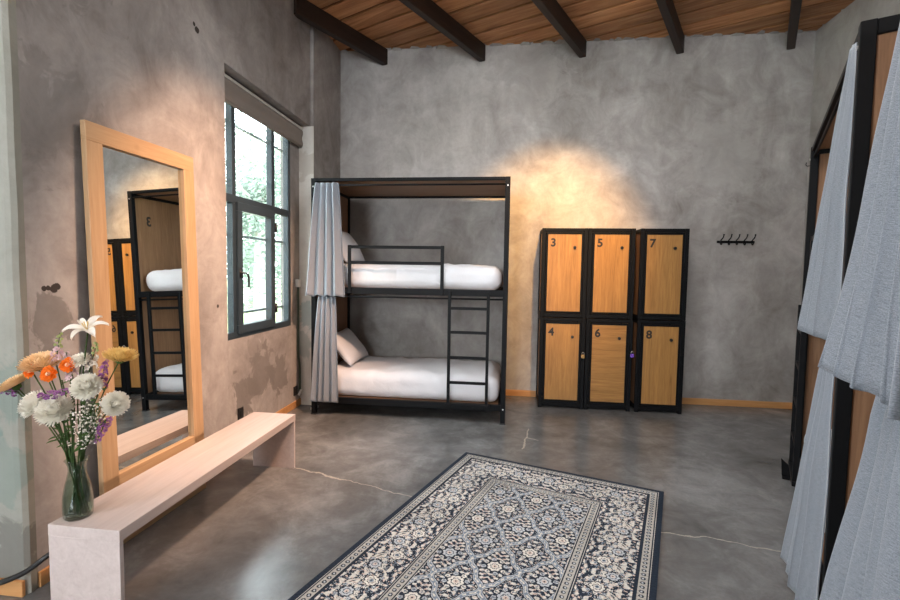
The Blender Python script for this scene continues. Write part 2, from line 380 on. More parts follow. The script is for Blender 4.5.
# left wall with the tall window recess
W0, W1, WZ0, WZ1 = 3.40, 4.81, 0.93, 3.06
bm = new_bm()
box(bm, -2.44, XL, 1.90, 3.45, 0, ZC+0.1)
box(bm, -2.44, XL, 3.45, 5.03, 3.115, ZC+0.1)
box(bm, -2.44, -2.165, 5.03, YB, 0, ZC+0.1)
box(bm, -2.44, XW, 3.45, 5.03, 0, WZ0)
box(bm, -2.44, XW, W1, 5.03, WZ0, WZ1)
box(bm, -2.44, XW, 3.45, 5.03, WZ1, 3.115)
struct('wall_left', bm, M['wall_left'])
bm = new_bm(); box(bm, XW, -2.163, 5.02, 5.031, 0, 3.114); struct('trim_1', bm, M['reveal'])
# pale painted end of the left wall, facing the camera, with a worn rounded corner
bm = new_bm()
prof = [(-4.0, 1.853), (-2.23, 1.84), (-2.205, 1.845), (-2.19, 1.862), (-2.2, 1.90), (-4.0, 1.90)]
nz = 40; rings = []
for j in range(nz + 1):
    z = (ZC+0.1)*j/nz
    dx = 0.012*mnoise.noise(Vector((0, 3.1, z*2.1)))
    rings.append([bm.verts.new((x + (dx if 0 < i < 4 else 0), y, z)) for i, (x, y) in enumerate(prof)])
for a, b in zip(rings, rings[1:]):
    for k in range(len(prof)): bm.faces.new((a[k], a[(k+1) % len(prof)], b[(k+1) % len(prof)], b[k]))
bm.faces.new(rings[0]); bm.faces.new(rings[-1])
struct('wall_left_end', bm, M['pier'])
bm = new_bm()
for a in ((-4.2, -4.0, -6.0, -2.4), (-4.2, -4.0, -0.8, 2.0)): box(bm, *a, 0, ZC+0.1)
box(bm, -4.2, -4.0, -2.4, -0.8, 0, 1.3); box(bm, -4.2, -4.0, -2.4, -0.8, 3.1, ZC+0.1)
struct('wall_side', bm, M['wall_plain'])
bm = new_bm()
box(bm, -4.2, -2.85, -6.2, -6.0, 0, ZC+0.1); box(bm, -0.75, 3.6, -6.2, -6.0, 0, ZC+0.1)
box(bm, -2.85, -0.75, -6.2, -6.0, 0, 1.25); box(bm, -2.85, -0.75, -6.2, -6.0, 3.15, ZC+0.1)
struct('wall_front', bm, M['wall_plain'])

# ceiling boards run square to the beams
bd = Vector((0.447, 0.894, 0)); pd = Vector((0.894, -0.447, 0))
bm = new_bm()
BW = 0.26; vals = []
org = Vector((0, 2, 0))
for i in range(-45, 32):
    t0 = .16 + i*BW; rv = random.random()
    a0, a1 = t0 + 0.02, t0 + BW - 0.02
    for (s0, s1) in ((-11, 11),):
        c = [(a0, s0), (a1, s0), (a1, s1), (a0, s1)]
        dz = random.uniform(0, 0.006)
        lo = [bm.verts.new(org + bd*t + pd*s + Vector((0, 0, ZC+dz))) for t, s in c]
        hi = [bm.verts.new(org + bd*t + pd*s + Vector((0, 0, ZC+0.03))) for t, s in c]
        bm.faces.new(lo); bm.faces.new(hi[::-1])
        for k in range(4): bm.faces.new((lo[k], lo[(k+1) % 4], hi[(k+1) % 4], hi[k]))
        vals += [rv]*6
n_board = len(vals)
box(bm, -4.4, 3.8, -6.4, 6.2, ZC+0.03, ZC+0.15); vals += [-3.0]*6
# trim boards to the building's outline
fl = bm.faces.layers.float.new('board')
bm.faces.ensure_lookup_table()
for f, v in zip(bm.faces, vals): f[fl] = v
for co_, no_ in (((-4.3, 0, 0), (-1, 0, 0)), ((3.58, 0, 0), (1, 0, 0)), ((0, -6.25, 0), (0, -1, 0)), ((0, 6.1, 0), (0, 1, 0))):
    bmesh.ops.bisect_plane(bm, geom=bm.verts[:] + bm.edges[:] + bm.faces[:], plane_co=co_, plane_no=no_, clear_outer=True)
ce = struct('ceiling', bm, M['ceiling'])
# the board shader wants object coordinates along the boards
def ceil_rot():
    m = M['ceiling']; t = m.node_tree
    mp = [n for n in t.nodes if n.type == 'MAPPING'][0]
    vr = t.nodes.new('ShaderNodeVectorRotate'); vr.rotation_type = 'Z_AXIS'; vr.inputs['Angle'].default_value = math.atan2(0.447, 0.894)
    src = mp.inputs[0].links[0].from_socket
    t.links.new(src, vr.inputs['Vector']); t.links.new(vr.outputs[0], mp.inputs[0])
ceil_rot()

# beams
wlab = ['above the corner beside the window wall', 'above the middle of the far bunk bed', 'above the lockers numbered 3 and 4', 'just right of the lockers numbered 7 and 8', 'nearest the right wall']
for (xc, lab) in zip((-1.585, -0.372, 0.818, 1.915, 3.10), wlab):
    x1 = xc; y1 = YB
    tmin = 7.5
    if xc < -1: tmin = (xc + 2.2)/0.447
    L = tmin
    b = thing('ceiling_beam', 'dark wooden ceiling beam ending on the back wall ' + lab, 'beam', (x1, y1, 4.10), math.atan2(-0.447, 0.894)*1.0, 'dark beams under the ceiling')
    bm = new_bm(); box(bm, -0.04, 0.04, -L, 0.0, 0, 0.188)
    obj('timber', bm, M['beam'], b, bevel=0.008)

# skirting
def skirt(name, pts, h=0.075, t=0.014, axis=None):
    bm = new_bm(); box(bm, *pts, 0.0, h); struct(name, bm, M['skirt'], bevel=0.003)
skirt('baseboard_back', (-2.16, XR, YB-0.016, YB))
skirt('baseboard_left', (XL, XL+0.014, 1.9, 3.45))
skirt('baseboard_recess', (XW, XW+0.014, 3.45, 5.03))
skirt('baseboard_end', (-4.0, -2.2, 1.826, 1.842))
skirt('baseboard_right', (XR-0.014, XR, -6.0, YB))

# ------------------------------------------------------------------ window
win = bpy.data.objects.new('window_1', None); COL.objects.link(win); win.location = (XW, 4.105, WZ0); win['kind'] = 'structure'
win['label'] = 'dark framed garden window with an opening casement in the left wall recess'
def wl(y): return y - 4.105
def wz(z): return z - WZ0
bm = new_bm(); X0, X1 = -0.06, 0.0
MU1, MU2, TR = 3.775, 4.446, 2.13
for (y0, y1, z0, z1) in ((W0, W1, WZ0, WZ0+.06), (W0, W1, WZ1-.06, WZ1), (W0, W0+.055, WZ0+.06, WZ1-.06), (W1-.05, W1, WZ0+.06, WZ1-.06),
                         (W0+.055, W1-.055, TR-.035, TR+.035), (MU1-.026, MU1+.026, WZ0+.06, TR-.035), (MU1-.026, MU1+.026, TR+.035, WZ1-.06), (MU2-.028, MU2+.028, WZ0+.06, TR-.035), (MU2-.028, MU2+.028, TR+.035, WZ1-.06)):
    box(bm, X0, X1, wl(y0), wl(y1), wz(z0), wz(z1))
obj('window_frame', bm, M['winframe'], win, bevel=0.004)
bm = new_bm(); sy0, sy1, sz0, sz1 = MU1+.012, MU2-.012, WZ0+.04, TR-.02
for (y0, y1, z0, z1) in ((sy0, sy1, sz0, sz0+.075), (sy0, sy1, sz1-.075, sz1), (sy0, sy0+.075, sz0+.075, sz1-.075), (sy1-.075, sy1, sz0+.075, sz1-.075)):
    box(bm, -0.045, 0.022, wl(y0), wl(y1), wz(z0), wz(z1))
sash = obj('casement', bm, M['winframe'], win, bevel=0.004)
bm = new_bm(); hy = wl(sy0+.03); hz = wz(1.50)
box(bm, 0.022, 0.03, hy-.013, hy+.013, hz-.04, hz+.04); tube(bm, [(0.03, hy, hz), (0.055, hy, hz)], 0.009)
tube(bm, bez([(0.055, hy, hz), (0.062, hy+.025, hz-.004), (0.064, hy+.055, hz-.03), (0.064, hy+.062, hz-.125)], 5), 0.009)
obj('handle', bm, M['blackplastic'], sash, smooth=True)
for z in (1.15, 1.95):
    bm = new_bm(); tube(bm, [(0.025, wl(sy1+.005), wz(z)-.045), (0.025, wl(sy1+.005), wz(z)+.045)], 0.014, 10); obj('hinge', bm, M['blackplastic'], sash, smooth=True)
for nm, y0, y1, z0, z1, x in (('pane', sy0+.07, sy1-.07, sz0+.07, sz1-.07, .012), ('pane', W0+.05, MU1-.03, WZ0+.055, TR-.03, -.008), ('pane', MU2+.03, W1-.05, WZ0+.055, TR-.03, -.008),
                              ('pane', W0+.05, MU1-.03, TR+.03, WZ1-.055, -.008), ('pane', MU1+.03, MU2-.03, TR+.03, WZ1-.055, -.008), ('pane', MU2+.03, W1-.05, TR+.03, WZ1-.055, -.008)):
    bm = new_bm(); box(bm, x-.002, x+.002, wl(y0), wl(y1), wz(z0), wz(z1)); obj(nm, bm, M['pane'], win)
# outside bars
for z in (1.135, 1.83, 2.80):
    bm = new_bm(); box(bm, -0.12, -0.10, wl(W0), wl(W1), wz(z)-.011, wz(z)+.011); obj('outside_bar', bm, M['steel'], win)

bl = thing('roller_blind', 'taupe window blind rolled up under the recess soffit above the dark window', 'blind', (-2.302, 4.235, 2.88))
bm = new_bm(); box(bm, -0.02, 0.02, -0.785, 0.785, 0.19, 0.215); obj('headrail', bm, M['blindrail'], bl, bevel=0.004)
bm = new_bm()
def bf(u, v):
    z = 0.012 + v*0.175; return (0.012 + 0.006*math.sin(v*PI*3) + 0.004*math.sin(u*9), -0.785+1.57*u, z)
grid(bm, bf, 30, 12)
r = bmesh.ops.extrude_face_region(bm, geom=bm.faces[:]); bmesh.ops.translate(bm, verts=[e for e in r['geom'] if isinstance(e, bmesh.types.BMVert)], vec=(-0.02, 0, 0))
obj('fabric', bm, M['blind'], bl, smooth=True)
bm = new_bm(); tube(bm, [(0.002, -0.785, 0.01), (0.002, 0.785, 0.01)], 0.012, 10); obj('hem_bar', bm, M['blind'], bl, smooth=True)

# ------------------------------------------------------------------ garden outside
bm = new_bm(); box(bm, -60, -4.4, -10, 70, -0.4, -0.2); gr = obj('garden_ground', bm, M['grass']); gr['kind'] = 'structure'
def tree(loc, h, r, n, label, seed, lean=0.0):
    random.seed(seed)
    t = thing('tree', label, 'tree', loc, 0, 'trees outside the window')
    bm = new_bm(); tube(bm, [(0, 0, 0), (lean*.3, .05, h*.35), (lean, 0, h*.8)], [.16, .13, .06], 10); obj('trunk', bm, M['bark'], t, smooth=True)
    for k in range(5):
        a = random.uniform(0, 2*PI); z = h*random.uniform(.4, .75)
        bm = new_bm(); tube(bm, [(lean*z/h, 0, z), (lean*z/h+math.cos(a)*r*.4, math.sin(a)*r*.4, z+.4), (lean*z/h+math.cos(a)*r*.75, math.sin(a)*r*.75, z+.6)], [.05, .035, .012], 6); obj('branch', bm, M['bark'], t, smooth=True)
    bm = new_bm()
    cl = [(Vector((random.gauss(0, r*.5), random.gauss(0, r*.5), h*.45 + random.gauss(0, h*.2))), random.uniform(.35, .75)) for _ in range(34)]
    for _ in range(n):
        c, q = random.choice(cl); p = c + Vector((random.gauss(0, 1), random.gauss(0, 1), random.gauss(0, 1))).normalized()*q*random.random()**.4
        d = Vector((random.gauss(0, 1), random.gauss(0, 1), random.gauss(0, .6))).normalized(); s = d.orthogonal().normalized(); L = random.uniform(.09, .16)
        vs = [bm.verts.new(p + x) for x in (d*-L*.5, s*L*.28, d*L*.6, s*-L*.28)]
        bm.faces.new(vs)
    obj('foliage', bm, M['treeleaf'], t)
    return t
tree((-5.7, 10.2, -0.2), 6.0, 1.5, 5200, 'pale trunked tree seen through the middle of the window', 1)
tree((-11.0, 19.0, -0.2), 8.0, 2.2, 5200, 'leafy garden tree seen through the left part of the window', 2, .3)
tree((-8.4, 15.2, -0.2), 6.0, 1.3, 3600, 'slim tree seen through the right part of the window', 3, -.2)

# ------------------------------------------------------------------ bunk beds
BWD, BDP, BHT = 2.053, 1.08, 2.486
def bunk(label, loc, rz, mirror, number=None):
    t = thing('bunk_bed', label, 'bunk bed', loc, rz, 'black steel bunk beds')
    X = (lambda a, b: (BWD-b, BWD-a)) if mirror else (lambda a, b: (a, b))
    P = 0.05; mt = M['metal']
    for x0 in (0, BWD-P):
        for y0 in (0, BDP-P):
            bm = new_bm(); box(bm, x0, x0+P, y0, y0+P, 0.006, BHT); p = obj('post', bm, mt, t, bevel=0.004)
            bm = new_bm(); box(bm, x0-.004, x0+P+.004, y0-.004, y0+P+.004, 0.0, 0.012); obj('foot_pad', bm, M['blackplastic'], p)
            if y0 == 0:
                bm = new_bm()
                bm.free()
                for z in (2.40, 0.155):
                    bm = new_bm(); tube(bm, [(x0+.025, -.004, z), (x0+.025, .004, z)], 0.008, 10); obj('bolt', bm, M['steel'], p)
    bm = new_bm()
    box(bm, P, BWD-P, 0.005, 0.035, BHT-.032, BHT); box(bm, P, BWD-P, BDP-.04, BDP-.005, BHT-.045, BHT)
    for x0 in (0.006, BWD-P+.004): box(bm, x0, x0+.04, P, BDP-P, BHT-.055, BHT)
    obj('top_frame', bm, mt, t, bevel=0.003)
    bm = new_bm(); box(bm, 0.046, BWD-.046, 0.036, BDP-.041, BHT-.024, BHT-.006); obj('canopy_panel', bm, M['canopy_wood'], t)
    # headboard and foot panels
    for k, x0 in enumerate((0.016, BWD-.034)):
        bm = new_bm(); box(bm, x0, x0+.018, P, BDP-P, 0.13, BHT-.056); ep = obj('end_panel', bm, M['panel_wood'], t)
        if number and k == 1:
            me = text_mesh(number, 0.15); o = bpy.data.objects.new('number', me); COL.objects.link(o); me.materials.append(M['text']); o.parent = ep
            o.matrix_local = Matrix(((0, 0, -1, x0-.0005), (-1, 0, 0, 0.24), (0, 1, 0, 2.12), (0, 0, 0, 1)))
    for zt in (1.362, 0.195):
        bm = new_bm()
        box(bm, P, BWD-P, 0.006, 0.044, zt-.065, zt); box(bm, P, BWD-P, BDP-.044, BDP-.006, zt-.065, zt)
        for x0 in (P-.012, BWD-P-.026): box(bm, x0, x0+.038, 0.05, BDP-.05, zt-.065, zt)
        for k in range(5): x0 = 0.3+k*.36; box(bm, x0, x0+.03, 0.045, BDP-.045, zt-.06, zt-.03)
        f = obj('bed_frame', bm, mt, t, bevel=0.003)
        bm = new_bm(); box(bm, P, BWD-P, 0.045, BDP-.045, zt-.028, zt-.012); obj('bed_base', bm, M['canopy_wood'], f)
    # guard rail
    bm = new_bm()
    g0, g1 = X(0.40, 1.405)
    for x0 in (g0, g1-.035): box(bm, x0, x0+.035, -.012, 0.006, 1.30, 1.80)
    for z in (1.765, 1.605): box(bm, g0+.03, g1-.03, -.010, 0.006, z, z+.032)
    obj('guard_rail', bm, mt, t, bevel=0.003)
    # ladder
    l0, l1 = X(1.455, 1.875)
    bm = new_bm()
    for x0 in (l0, l1-.03):
        box(bm, x0, x0+.03, -.028, 0.004, 0.195, 1.345)
    box(bm, l0-.02, l1+.02, -.03, 0.006, 0.17, 0.20)
    ld = obj('ladder', bm, mt, t, bevel=0.003)
    for z in (1.173, 0.929, 0.672, 0.414):
        bm = new_bm(); box(bm, l0+.03, l1-.03, -.024, 0.0, z-.014, z+.014); obj('rung', bm, mt, ld, bevel=0.003)
    for z in (2.415, 1.268):
        bm = new_bm(); tube(bm, [(P-.01, 0.022, z), (BWD-P+.01, 0.022, z)], 0.009, 10); obj('curtain_rod', bm, mt, t, smooth=True)
    return t
P0 = Vector((2.18, 3.793, 0)); dd = Vector((-0.445, -0.8955, 0)); RZ = math.atan2(dd.y, dd.x)
PB = P0 + dd*2.86
bl_ = bunk('black steel bunk bed against the back wall in the far corner by the window', (-2.052, 4.698, 0), 0, False, '3')
br_ = bunk('angled black steel bunk bed on the right, near the coat hooks', P0, RZ, True)
bn_ = bunk('nearest black steel bunk bed at the right edge, mostly hidden by its curtains', PB, RZ, False)

def cushion(name, cx, cy, z0, lx, ly, lz, r, mat, parent=None, seed=0, wr=0.017, sag=0.0, nx=64, ny=36, nz=12, label=None, group=None, loc=None, rz=0, cat='mattress', crown=0.02):
    bm = new_bm(); bmesh.ops.create_cube(bm, size=2.0)
    bm.clear()
    def pt(a, b, c):
        # cube point -> rounded box
        p = Vector((a*lx/2, b*ly/2, c*lz/2)); q = Vector((max(-lx/2+r, min(lx/2-r, p.x)), max(-ly/2+r, min(ly/2-r, p.y)), max(-lz/2+min(r, lz*.45), min(lz/2-min(r, lz*.45), p.z))))
        d = p - q
        if d.length > 1e-6:
            rr = min(r, lz*.45) if abs(d.x) < 1e-6 and abs(d.y) < 1e-6 else r
            d = d.normalized()*min(rr, d.length)
        o = q + d; nrm = d.normalized() if d.length > 1e-6 else Vector((0, 0, 1))
        w_ = mnoise.noise(Vector((o.x*3.2+seed, o.y*5.0, o.z*6)))*1.0 + 0.6*mnoise.noise(Vector((o.x*9+seed, o.y*4.0+o.z*3, o.z*8)))
        top = (c+1)/2
        rid = abs(mnoise.noise(Vector((o.x*5.5+seed*3, o.y*2.2+o.x, o.z*4))))
        o = o + nrm*(w_*wr - rid*wr*0.9)*(0.25+0.75*top)
        if c > 0: o.z += crown*(1-a*a)*(1-b*b)
        return o
    def face(fn, n1, n2): grid(bm, fn, n1, n2)
    L = lambda u: 2*u-1
    face(lambda u, v: pt(L(u), L(v), 1), nx, ny); face(lambda u, v: pt(L(u), L(v), -1), nx, ny)
    face(lambda u, v: pt(L(u), -1, L(v)), nx, nz); face(lambda u, v: pt(L(u), 1, L(v)), nx, nz)
    face(lambda u, v: pt(-1, L(u), L(v)), ny, nz); face(lambda u, v: pt(1, L(u), L(v)), ny, nz)
    bmesh.ops.remove_doubles(bm, verts=bm.verts, dist=1e-4)
    o = obj(name, bm, mat, parent, smooth=True)
    o.location = loc or (cx, cy, z0 + lz/2); o.rotation_euler = (0, 0, rz)
    if label: tag(o, label, cat, group)
    return o
def local(t, x, y, z):
    return t.location + Matrix.Rotation(t.rotation_euler.z, 3, 'Z') @ Vector((x, y, z))
for t, where, grp, sd in ((bl_, 'the bunk in the far corner', None, 1), (br_, 'the angled bunk on the right', None, 5)):
    rz = t.rotation_euler.z
    cushion('mattress', 0, 0, 0, 1.925, 0.965, 0.285, 0.10, M['sheet'], loc=local(t, 1.026, .54, .186+.1425), rz=rz, seed=sd, label='lower mattress in a white sheet on ' + where, group='white mattresses on the bunks')
    cushion('mattress', 0, 0, 0, 1.925, 0.965, 0.255, 0.10, M['sheet'], loc=local(t, 1.026, .54, 1.353+.1275), rz=rz, seed=sd+2, label='upper mattress in a white sheet on ' + where, group='white mattresses on the bunks')
def pillow(label, t, x, y, z, tilt, seed):
    bm = new_bm(); lx, ly, th = .68, .44, .15
    def f(sgn):
        def g(u, v):
            a, b = 2*u-1, 2*v-1
            k = max(0, (1-abs(a)**2.6))*max(0, (1-abs(b)**2.6)); k = k**.5
            return (a*lx/2*(1-.06*(1-abs(b))*abs(a)), b*ly/2*(1-.08*(1-abs(a))*abs(b)), sgn*th/2*k + .008*mnoise.noise(Vector((a*2+seed, b*2, sgn)))*k)
        return g
    grid(bm, f(1), 26, 20); grid(bm, f(-1), 26, 20); bmesh.ops.remove_doubles(bm, verts=bm.verts, dist=1e-4)
    o = obj('pillow', bm, M['sheet'], None, smooth=True)
    # long side along the bed's depth, leaning on the end panel
    R = Matrix.Rotation(t.rotation_euler.z, 4, 'Z') @ Matrix.Rotation(tilt, 4, 'Y') @ Matrix.Rotation(PI/2, 4, 'Z')
    o.rotation_euler = R.to_euler(); o.location = local(t, x, y, z)
    tag(o, label, 'pillow', 'white pillows')
pillow('white pillow on the lower mattress of the far corner bunk, leaning against the end panel', bl_, 0.225, .54, .66, math.radians(50), 3)
pillow('white pillow on the upper mattress of the far corner bunk, behind the guard rail end', bl_, 0.200, .54, 1.81, math.radians(58), 4)

# ------------------------------------------------------------------ curtains
def curtain(label, t, xt, xb, z0, z1, n, at_, ab, off, flare, seed=0, grp='blue grey bunk curtains', side=0.0, wave=0.0, pw=1.1, pin=0.0):
    """xt, xb: local x range at top and hem; off: distance in front of the bunk at top and hem; flare: extra at the u=0 edge"""
    random.seed(seed); NU, NV = 190, 46
    ph = [random.uniform(-.5, .5) for _ in range(n*2+3)]; am = [random.uniform(.65, 1.25) for _ in range(n*2+3)]
    bm = new_bm(); uvl = bm.loops.layers.uv.new('UV')
    def ev(u, v):
        q = u*n*2; i = int(q); fr = q-i
        pp = ph[i]*(1-fr)+ph[i+1]*fr; aa = am[i]*(1-fr)+am[i+1]*fr
        vv = v**.8
        x0 = xt[0]*(1-vv)+xb[0]*vv; x1 = xt[1]*(1-vv)+xb[1]*vv
        a = (at_*(1-v)+ab*v)*aa
        if pin: a *= min(1, (1-u)*4+.05)
        if v < .06: a *= .75 + .25*v/.06
        th = 2*PI*n*u + pp*(.4+.8*v)
        x = x0 + (x1-x0)*u + a*.30*math.sin(2*th)*(.5+.5*v)
        fl = flare*(v**pw)*(max(0, 1-u)**1.2) + side*(v**1.2)*(u**1.2)
        sn = math.sin(th); y = -(off[0]*(1-v)+off[1]*v) - fl - a - a*math.copysign(abs(sn)**.8, sn) + .01*mnoise.noise(Vector((u*4+seed, v*3, 0)))
        z = z0 + (z1-z0)*v + .012*math.sin(th)*v + wave*v*mnoise.noise(Vector((u*2.2+seed, 0, 5)))
        return (x, y, z)
    V = [[bm.verts.new(ev(i/NU, j/NV)) for j in range(NV+1)] for i in range(NU+1)]
    wid = 1.3
    for i in range(NU):
        for j in range(NV):
            f = bm.faces.new((V[i][j], V[i+1][j], V[i+1][j+1], V[i][j+1]))
            for lp, (uu, vv) in zip(f.loops, ((i, j), (i+1, j), (i+1, j+1), (i, j+1))): lp[uvl].uv = (uu/NU*wid, vv/NV*abs(z1-z0))
    o = obj('bunk_curtain', bm, M['curtain'], None, smooth=True)
    m = o.modifiers.new('thick', 'SOLIDIFY'); m.thickness = .004; m.offset = 0
    o.location = t.location; o.rotation_euler = t.rotation_euler
    tag(o, label, 'curtain', grp)
    return o
curtain('upper grey curtain gathered at the left post of the far corner bunk', bl_, (.055, .30), (-.035, .385), 2.435, 1.27, 4, .020, .036, (.0, .02), 0.0, 1)
curtain('lower grey curtain gathered at the left post of the far corner bunk', bl_, (.085, .27), (.005, .31), 1.262, .15, 4, .016, .030, (.0, .01), 0.0, 2)
curtain('upper grey curtain of the angled bunk, hanging at its near post', br_, (1.90, 1.995), (1.58, 1.99), 2.435, 1.285, 3, .006, .034, (.0, -.006), 0.05, 3, pw=1.3, pin=1)
curtain('lower grey curtain of the angled bunk, flaring out over the floor', br_, (1.80, 1.99), (1.52, 2.02), 1.262, .13, 4, .010, .028, (.0, .005), 0.075, 4, pin=1)
curtain('large upper grey curtain hanging at the right edge of the photo', bn_, (.0, .36), (-.03, .44), 2.435, 1.30, 4, .007, .046, (-.006, -.012), 0.068, 5, pw=2.4)
curtain('large lower grey curtain hanging at the right edge of the photo', bn_, (-.01, .34), (-.05, .46), 1.285, .13, 4, .010, .052, (-.004, -.005), 0.065, 6, pw=1.2)
bm = new_bm()
v = [bm.verts.new(p) for p in ((0.0, -.002, .012), (-.0, -.055, .012), (0, -.058, .03), (0, -.066, .15), (0, -.002, .09))]
bm.faces.new(v); r = bmesh.ops.extrude_face_region(bm, geom=bm.faces[:]); bmesh.ops.translate(bm, verts=[e for e in r['geom'] if isinstance(e, bmesh.types.BMVert)], vec=(.006, 0, 0))
box(bm, 0, .05, -.055, -.005, .006, .014)
obj('foot_bracket', bm, M['metal'], br_)

# ------------------------------------------------------------------ lockers
LW, LD = 0.505, 0.44
def locker(num, x0, z0, h, wm, row, desc):
    t = thing('locker', f'{row} locker numbered {num} in a black frame, {desc}', 'locker', (x0, 5.40, z0), 0, 'numbered wooden lockers')
    T = .042; b = .03 if z0 < .5 else .004
    bm = new_bm()
    for x in (0, LW-T):
        for y in (0, LD-T): box(bm, x, x+T, y, y+T, 0, h)
    for z in (b, h-T):
        for y in (0, LD-T): box(bm, T, LW-T, y+.002, y+T-.002, z, z+T-.001)
        for x in (0, LW-T): box(bm, x+.002, x+T-.002, T, LD-T, z, z+T-.001)
    obj('frame', bm, M['metal'], t, bevel=0.003)
    for x in (.012, LW-.026):
        bm = new_bm(); box(bm, x, x+.014, T, LD-T, b+T, h-T); obj('side_panel', bm, M['side_wood'], t)
    bm = new_bm(); box(bm, T, LW-T, LD-.026, LD-.012, b+T, h-T); obj('back_panel', bm, M['side_wood'], t)
    bm = new_bm(); box(bm, T, LW-T, T, LD-T, h-.02, h-.006); obj('top_panel', bm, M['side_wood'], t)
    # door: black angle-iron surround with a wood sheet
    bm = new_bm(); d0, d1, e0, e1 = T+.004, LW-T-.004, b+T+.004, h-T-.004; q = .022
    for a in ((d0, d1, e0, e0+q), (d0, d1, e1-q, e1), (d0, d0+q, e0+q, e1-q), (d1-q, d1, e0+q, e1-q)): box(bm, a[0], a[1], .0, .022, a[2], a[3])
    obj('door_surround', bm, M['metal'], t, bevel=0.002)
    bm = new_bm(); box(bm, d0+q-.002, d1-q+.002, .006, .02, e0+q-.002, e1-q+.002); d = obj('door', bm, wm, t)
    me = text_mesh(num, 0.125); o = bpy.data.objects.new('number', me); COL.objects.link(o); me.materials.append(M['text']); o.parent = d
    o.matrix_local = Matrix(((1, 0, 0, d0+q+.058), (0, 0, -1, .0055), (0, 1, 0, e1-q-.135), (0, 0, 0, 1)))
    bm = new_bm(); zz = h - .215; xx = d1-q-.075
    tube(bm, [(xx, .006, zz), (xx, -.006, zz)], .017, 14); tube(bm, [(xx, -.004, zz), (xx, -.016, zz)], .010, 12)
    obj('lock', bm, M['blackplastic'], d)
    bm = new_bm(); box(bm, LW-T-.006, LW-T+.02, -.006, 0.0, h*.62-.05, h*.62+.01); obj('hasp', bm, M['metal'], t)
    return t
for num, x0, z0, h, wm, row, desc in (('4', .374, 0, 1.040, 'door_wood', 'lower', 'left of the three'), ('6', .887, 0, 1.040, 'door_wood_h', 'lower', 'with grain running sideways'), ('8', 1.442, 0, 1.040, 'door_wood', 'lower', 'right of the three'),
                                  ('3', .370, 1.043, 1.007, 'door_wood', 'upper', 'left of the three'), ('5', .880, 1.043, 1.007, 'door_wood', 'upper', 'middle of the three'), ('7', 1.440, 1.043, 1.007, 'door_wood', 'upper', 'right of the three')):
    locker(num, x0, z0, h, M[wm], row, desc)
def padlock(loc, mat, label):
    t = thing('padlock', label, 'padlock', loc, 0, 'padlocks on the lockers')
    bm = new_bm(); box(bm, -.02, .02, -.008, .008, 0, .04); obj('body', bm, mat, t, bevel=.005)
    bm = new_bm(); tube(bm, [(-.012, 0, .036)] + [(-.012*math.cos(a*PI/8), 0, .055+.012*math.sin(a*PI/8)) for a in range(9)] + [(.012, 0, .036)], .0035, 8); obj('shackle', bm, M['steel'], t, smooth=True)
padlock((.857, 5.382, .59), M['brass'], 'small brass padlock hanging on the locker numbered 4')
padlock((1.390, 5.382, .62), M['purple'], 'small purple padlock hanging on the locker numbered 6')

# ------------------------------------------------------------------ coat hooks
hk = thing('coat_rack', 'black five hook coat rack on the bare back wall right of the lockers', 'coat rack', (2.62, YB, 1.94))
bm = new_bm(); box(bm, -.205, .205, -.014, 0.0, -.014, .014); obj('rail', bm, M['metal'], hk, bevel=.003)
for k in range(5):
    x = -.17 + k*.085
    bm = new_bm()
    tube(bm, bez([(x, -.012, -.005), (x, -.03, .02), (x+.006, -.065, .045), (x+.008, -.08, .075)], 4), .006, 8)
    tube(bm, bez([(x, -.012, -.006), (x, -.03, -.03), (x, -.05, -.03), (x, -.058, -.010)], 4), .006, 8)
    bmesh.ops.create_icosphere(bm, subdivisions=1, radius=.010, matrix=Matrix.Translation((x+.008, -.08, .078)))
    bmesh.ops.create_icosphere(bm, subdivisions=1, radius=.009, matrix=Matrix.Translation((x, -.058, -.008)))
    obj('hook', bm, M['metal'], hk, smooth=True)
h2 = new_bm(); tube(h2, bez([(XR, 5.82, 2.80), (XR-.03, 5.82, 2.795), (XR-.045, 5.82, 2.81), (XR-.04, 5.82, 2.835)], 4), .004, 6)
tag(obj('wall_hook', h2, M['metal'], smooth=True), 'tiny wire hook in the far right corner of the walls', 'hook')

# ------------------------------------------------------------------ bench
be = thing('bench', 'long pale birch bench standing below the leaning mirror', 'bench', (-1.952, 1.735, 0))
BL_, BWI, BHH, BT = 1.655, .343, .422, .05
bxo('seat', M['bench_wood'], be, 0, BWI, 0, BL_, BHH-BT, BHH, bevel=.002)
for y0 in (0, BL_-.022):
    bm = new_bm(); box(bm, 0.001, BWI-.001, y0+.0005, y0+.0215, 0, BHH-BT); obj('leg', bm, M['bench_wood'], be, bevel=.002)

# ------------------------------------------------------------------ mirror
MW_, MH_ = .80, 2.28
mi = thing('floor_mirror', 'tall pine framed mirror leaning on the wall behind the bench', 'mirror', (-2.108, 2.57, 0))
mi.rotation_euler = (0, -math.radians(1.45), math.radians(-1.2))
fw = .098
for y0 in (-MW_/2, MW_/2-fw):
    bm = new_bm(); box(bm, 0, .03, y0, y0+fw, fw, MH_-fw); obj('stile', bm, M['pine_v'], mi, bevel=.002)
bm = new_bm(); box(bm, 0, .03, -MW_/2, MW_/2, MH_-fw, MH_); obj('top_rail', bm, M['pine_h'], mi, bevel=.002)
bm = new_bm(); box(bm, 0, .03, -MW_/2, MW_/2, 0, .40); obj('bottom_rail', bm, M['pine_h'], mi, bevel=.002)
bm = new_bm(); box(bm, .004, .008, -MW_/2+fw-.004, MW_/2-fw+.004, .396, MH_-fw+.004); obj('mirror_glass', bm, M['mirror'], mi)
bm = new_bm(); box(bm, -.004, -.0005, -MW_/2+.01, MW_/2-.01, .01, MH_-.01); obj('backing', bm, M['mirror_back'], mi)

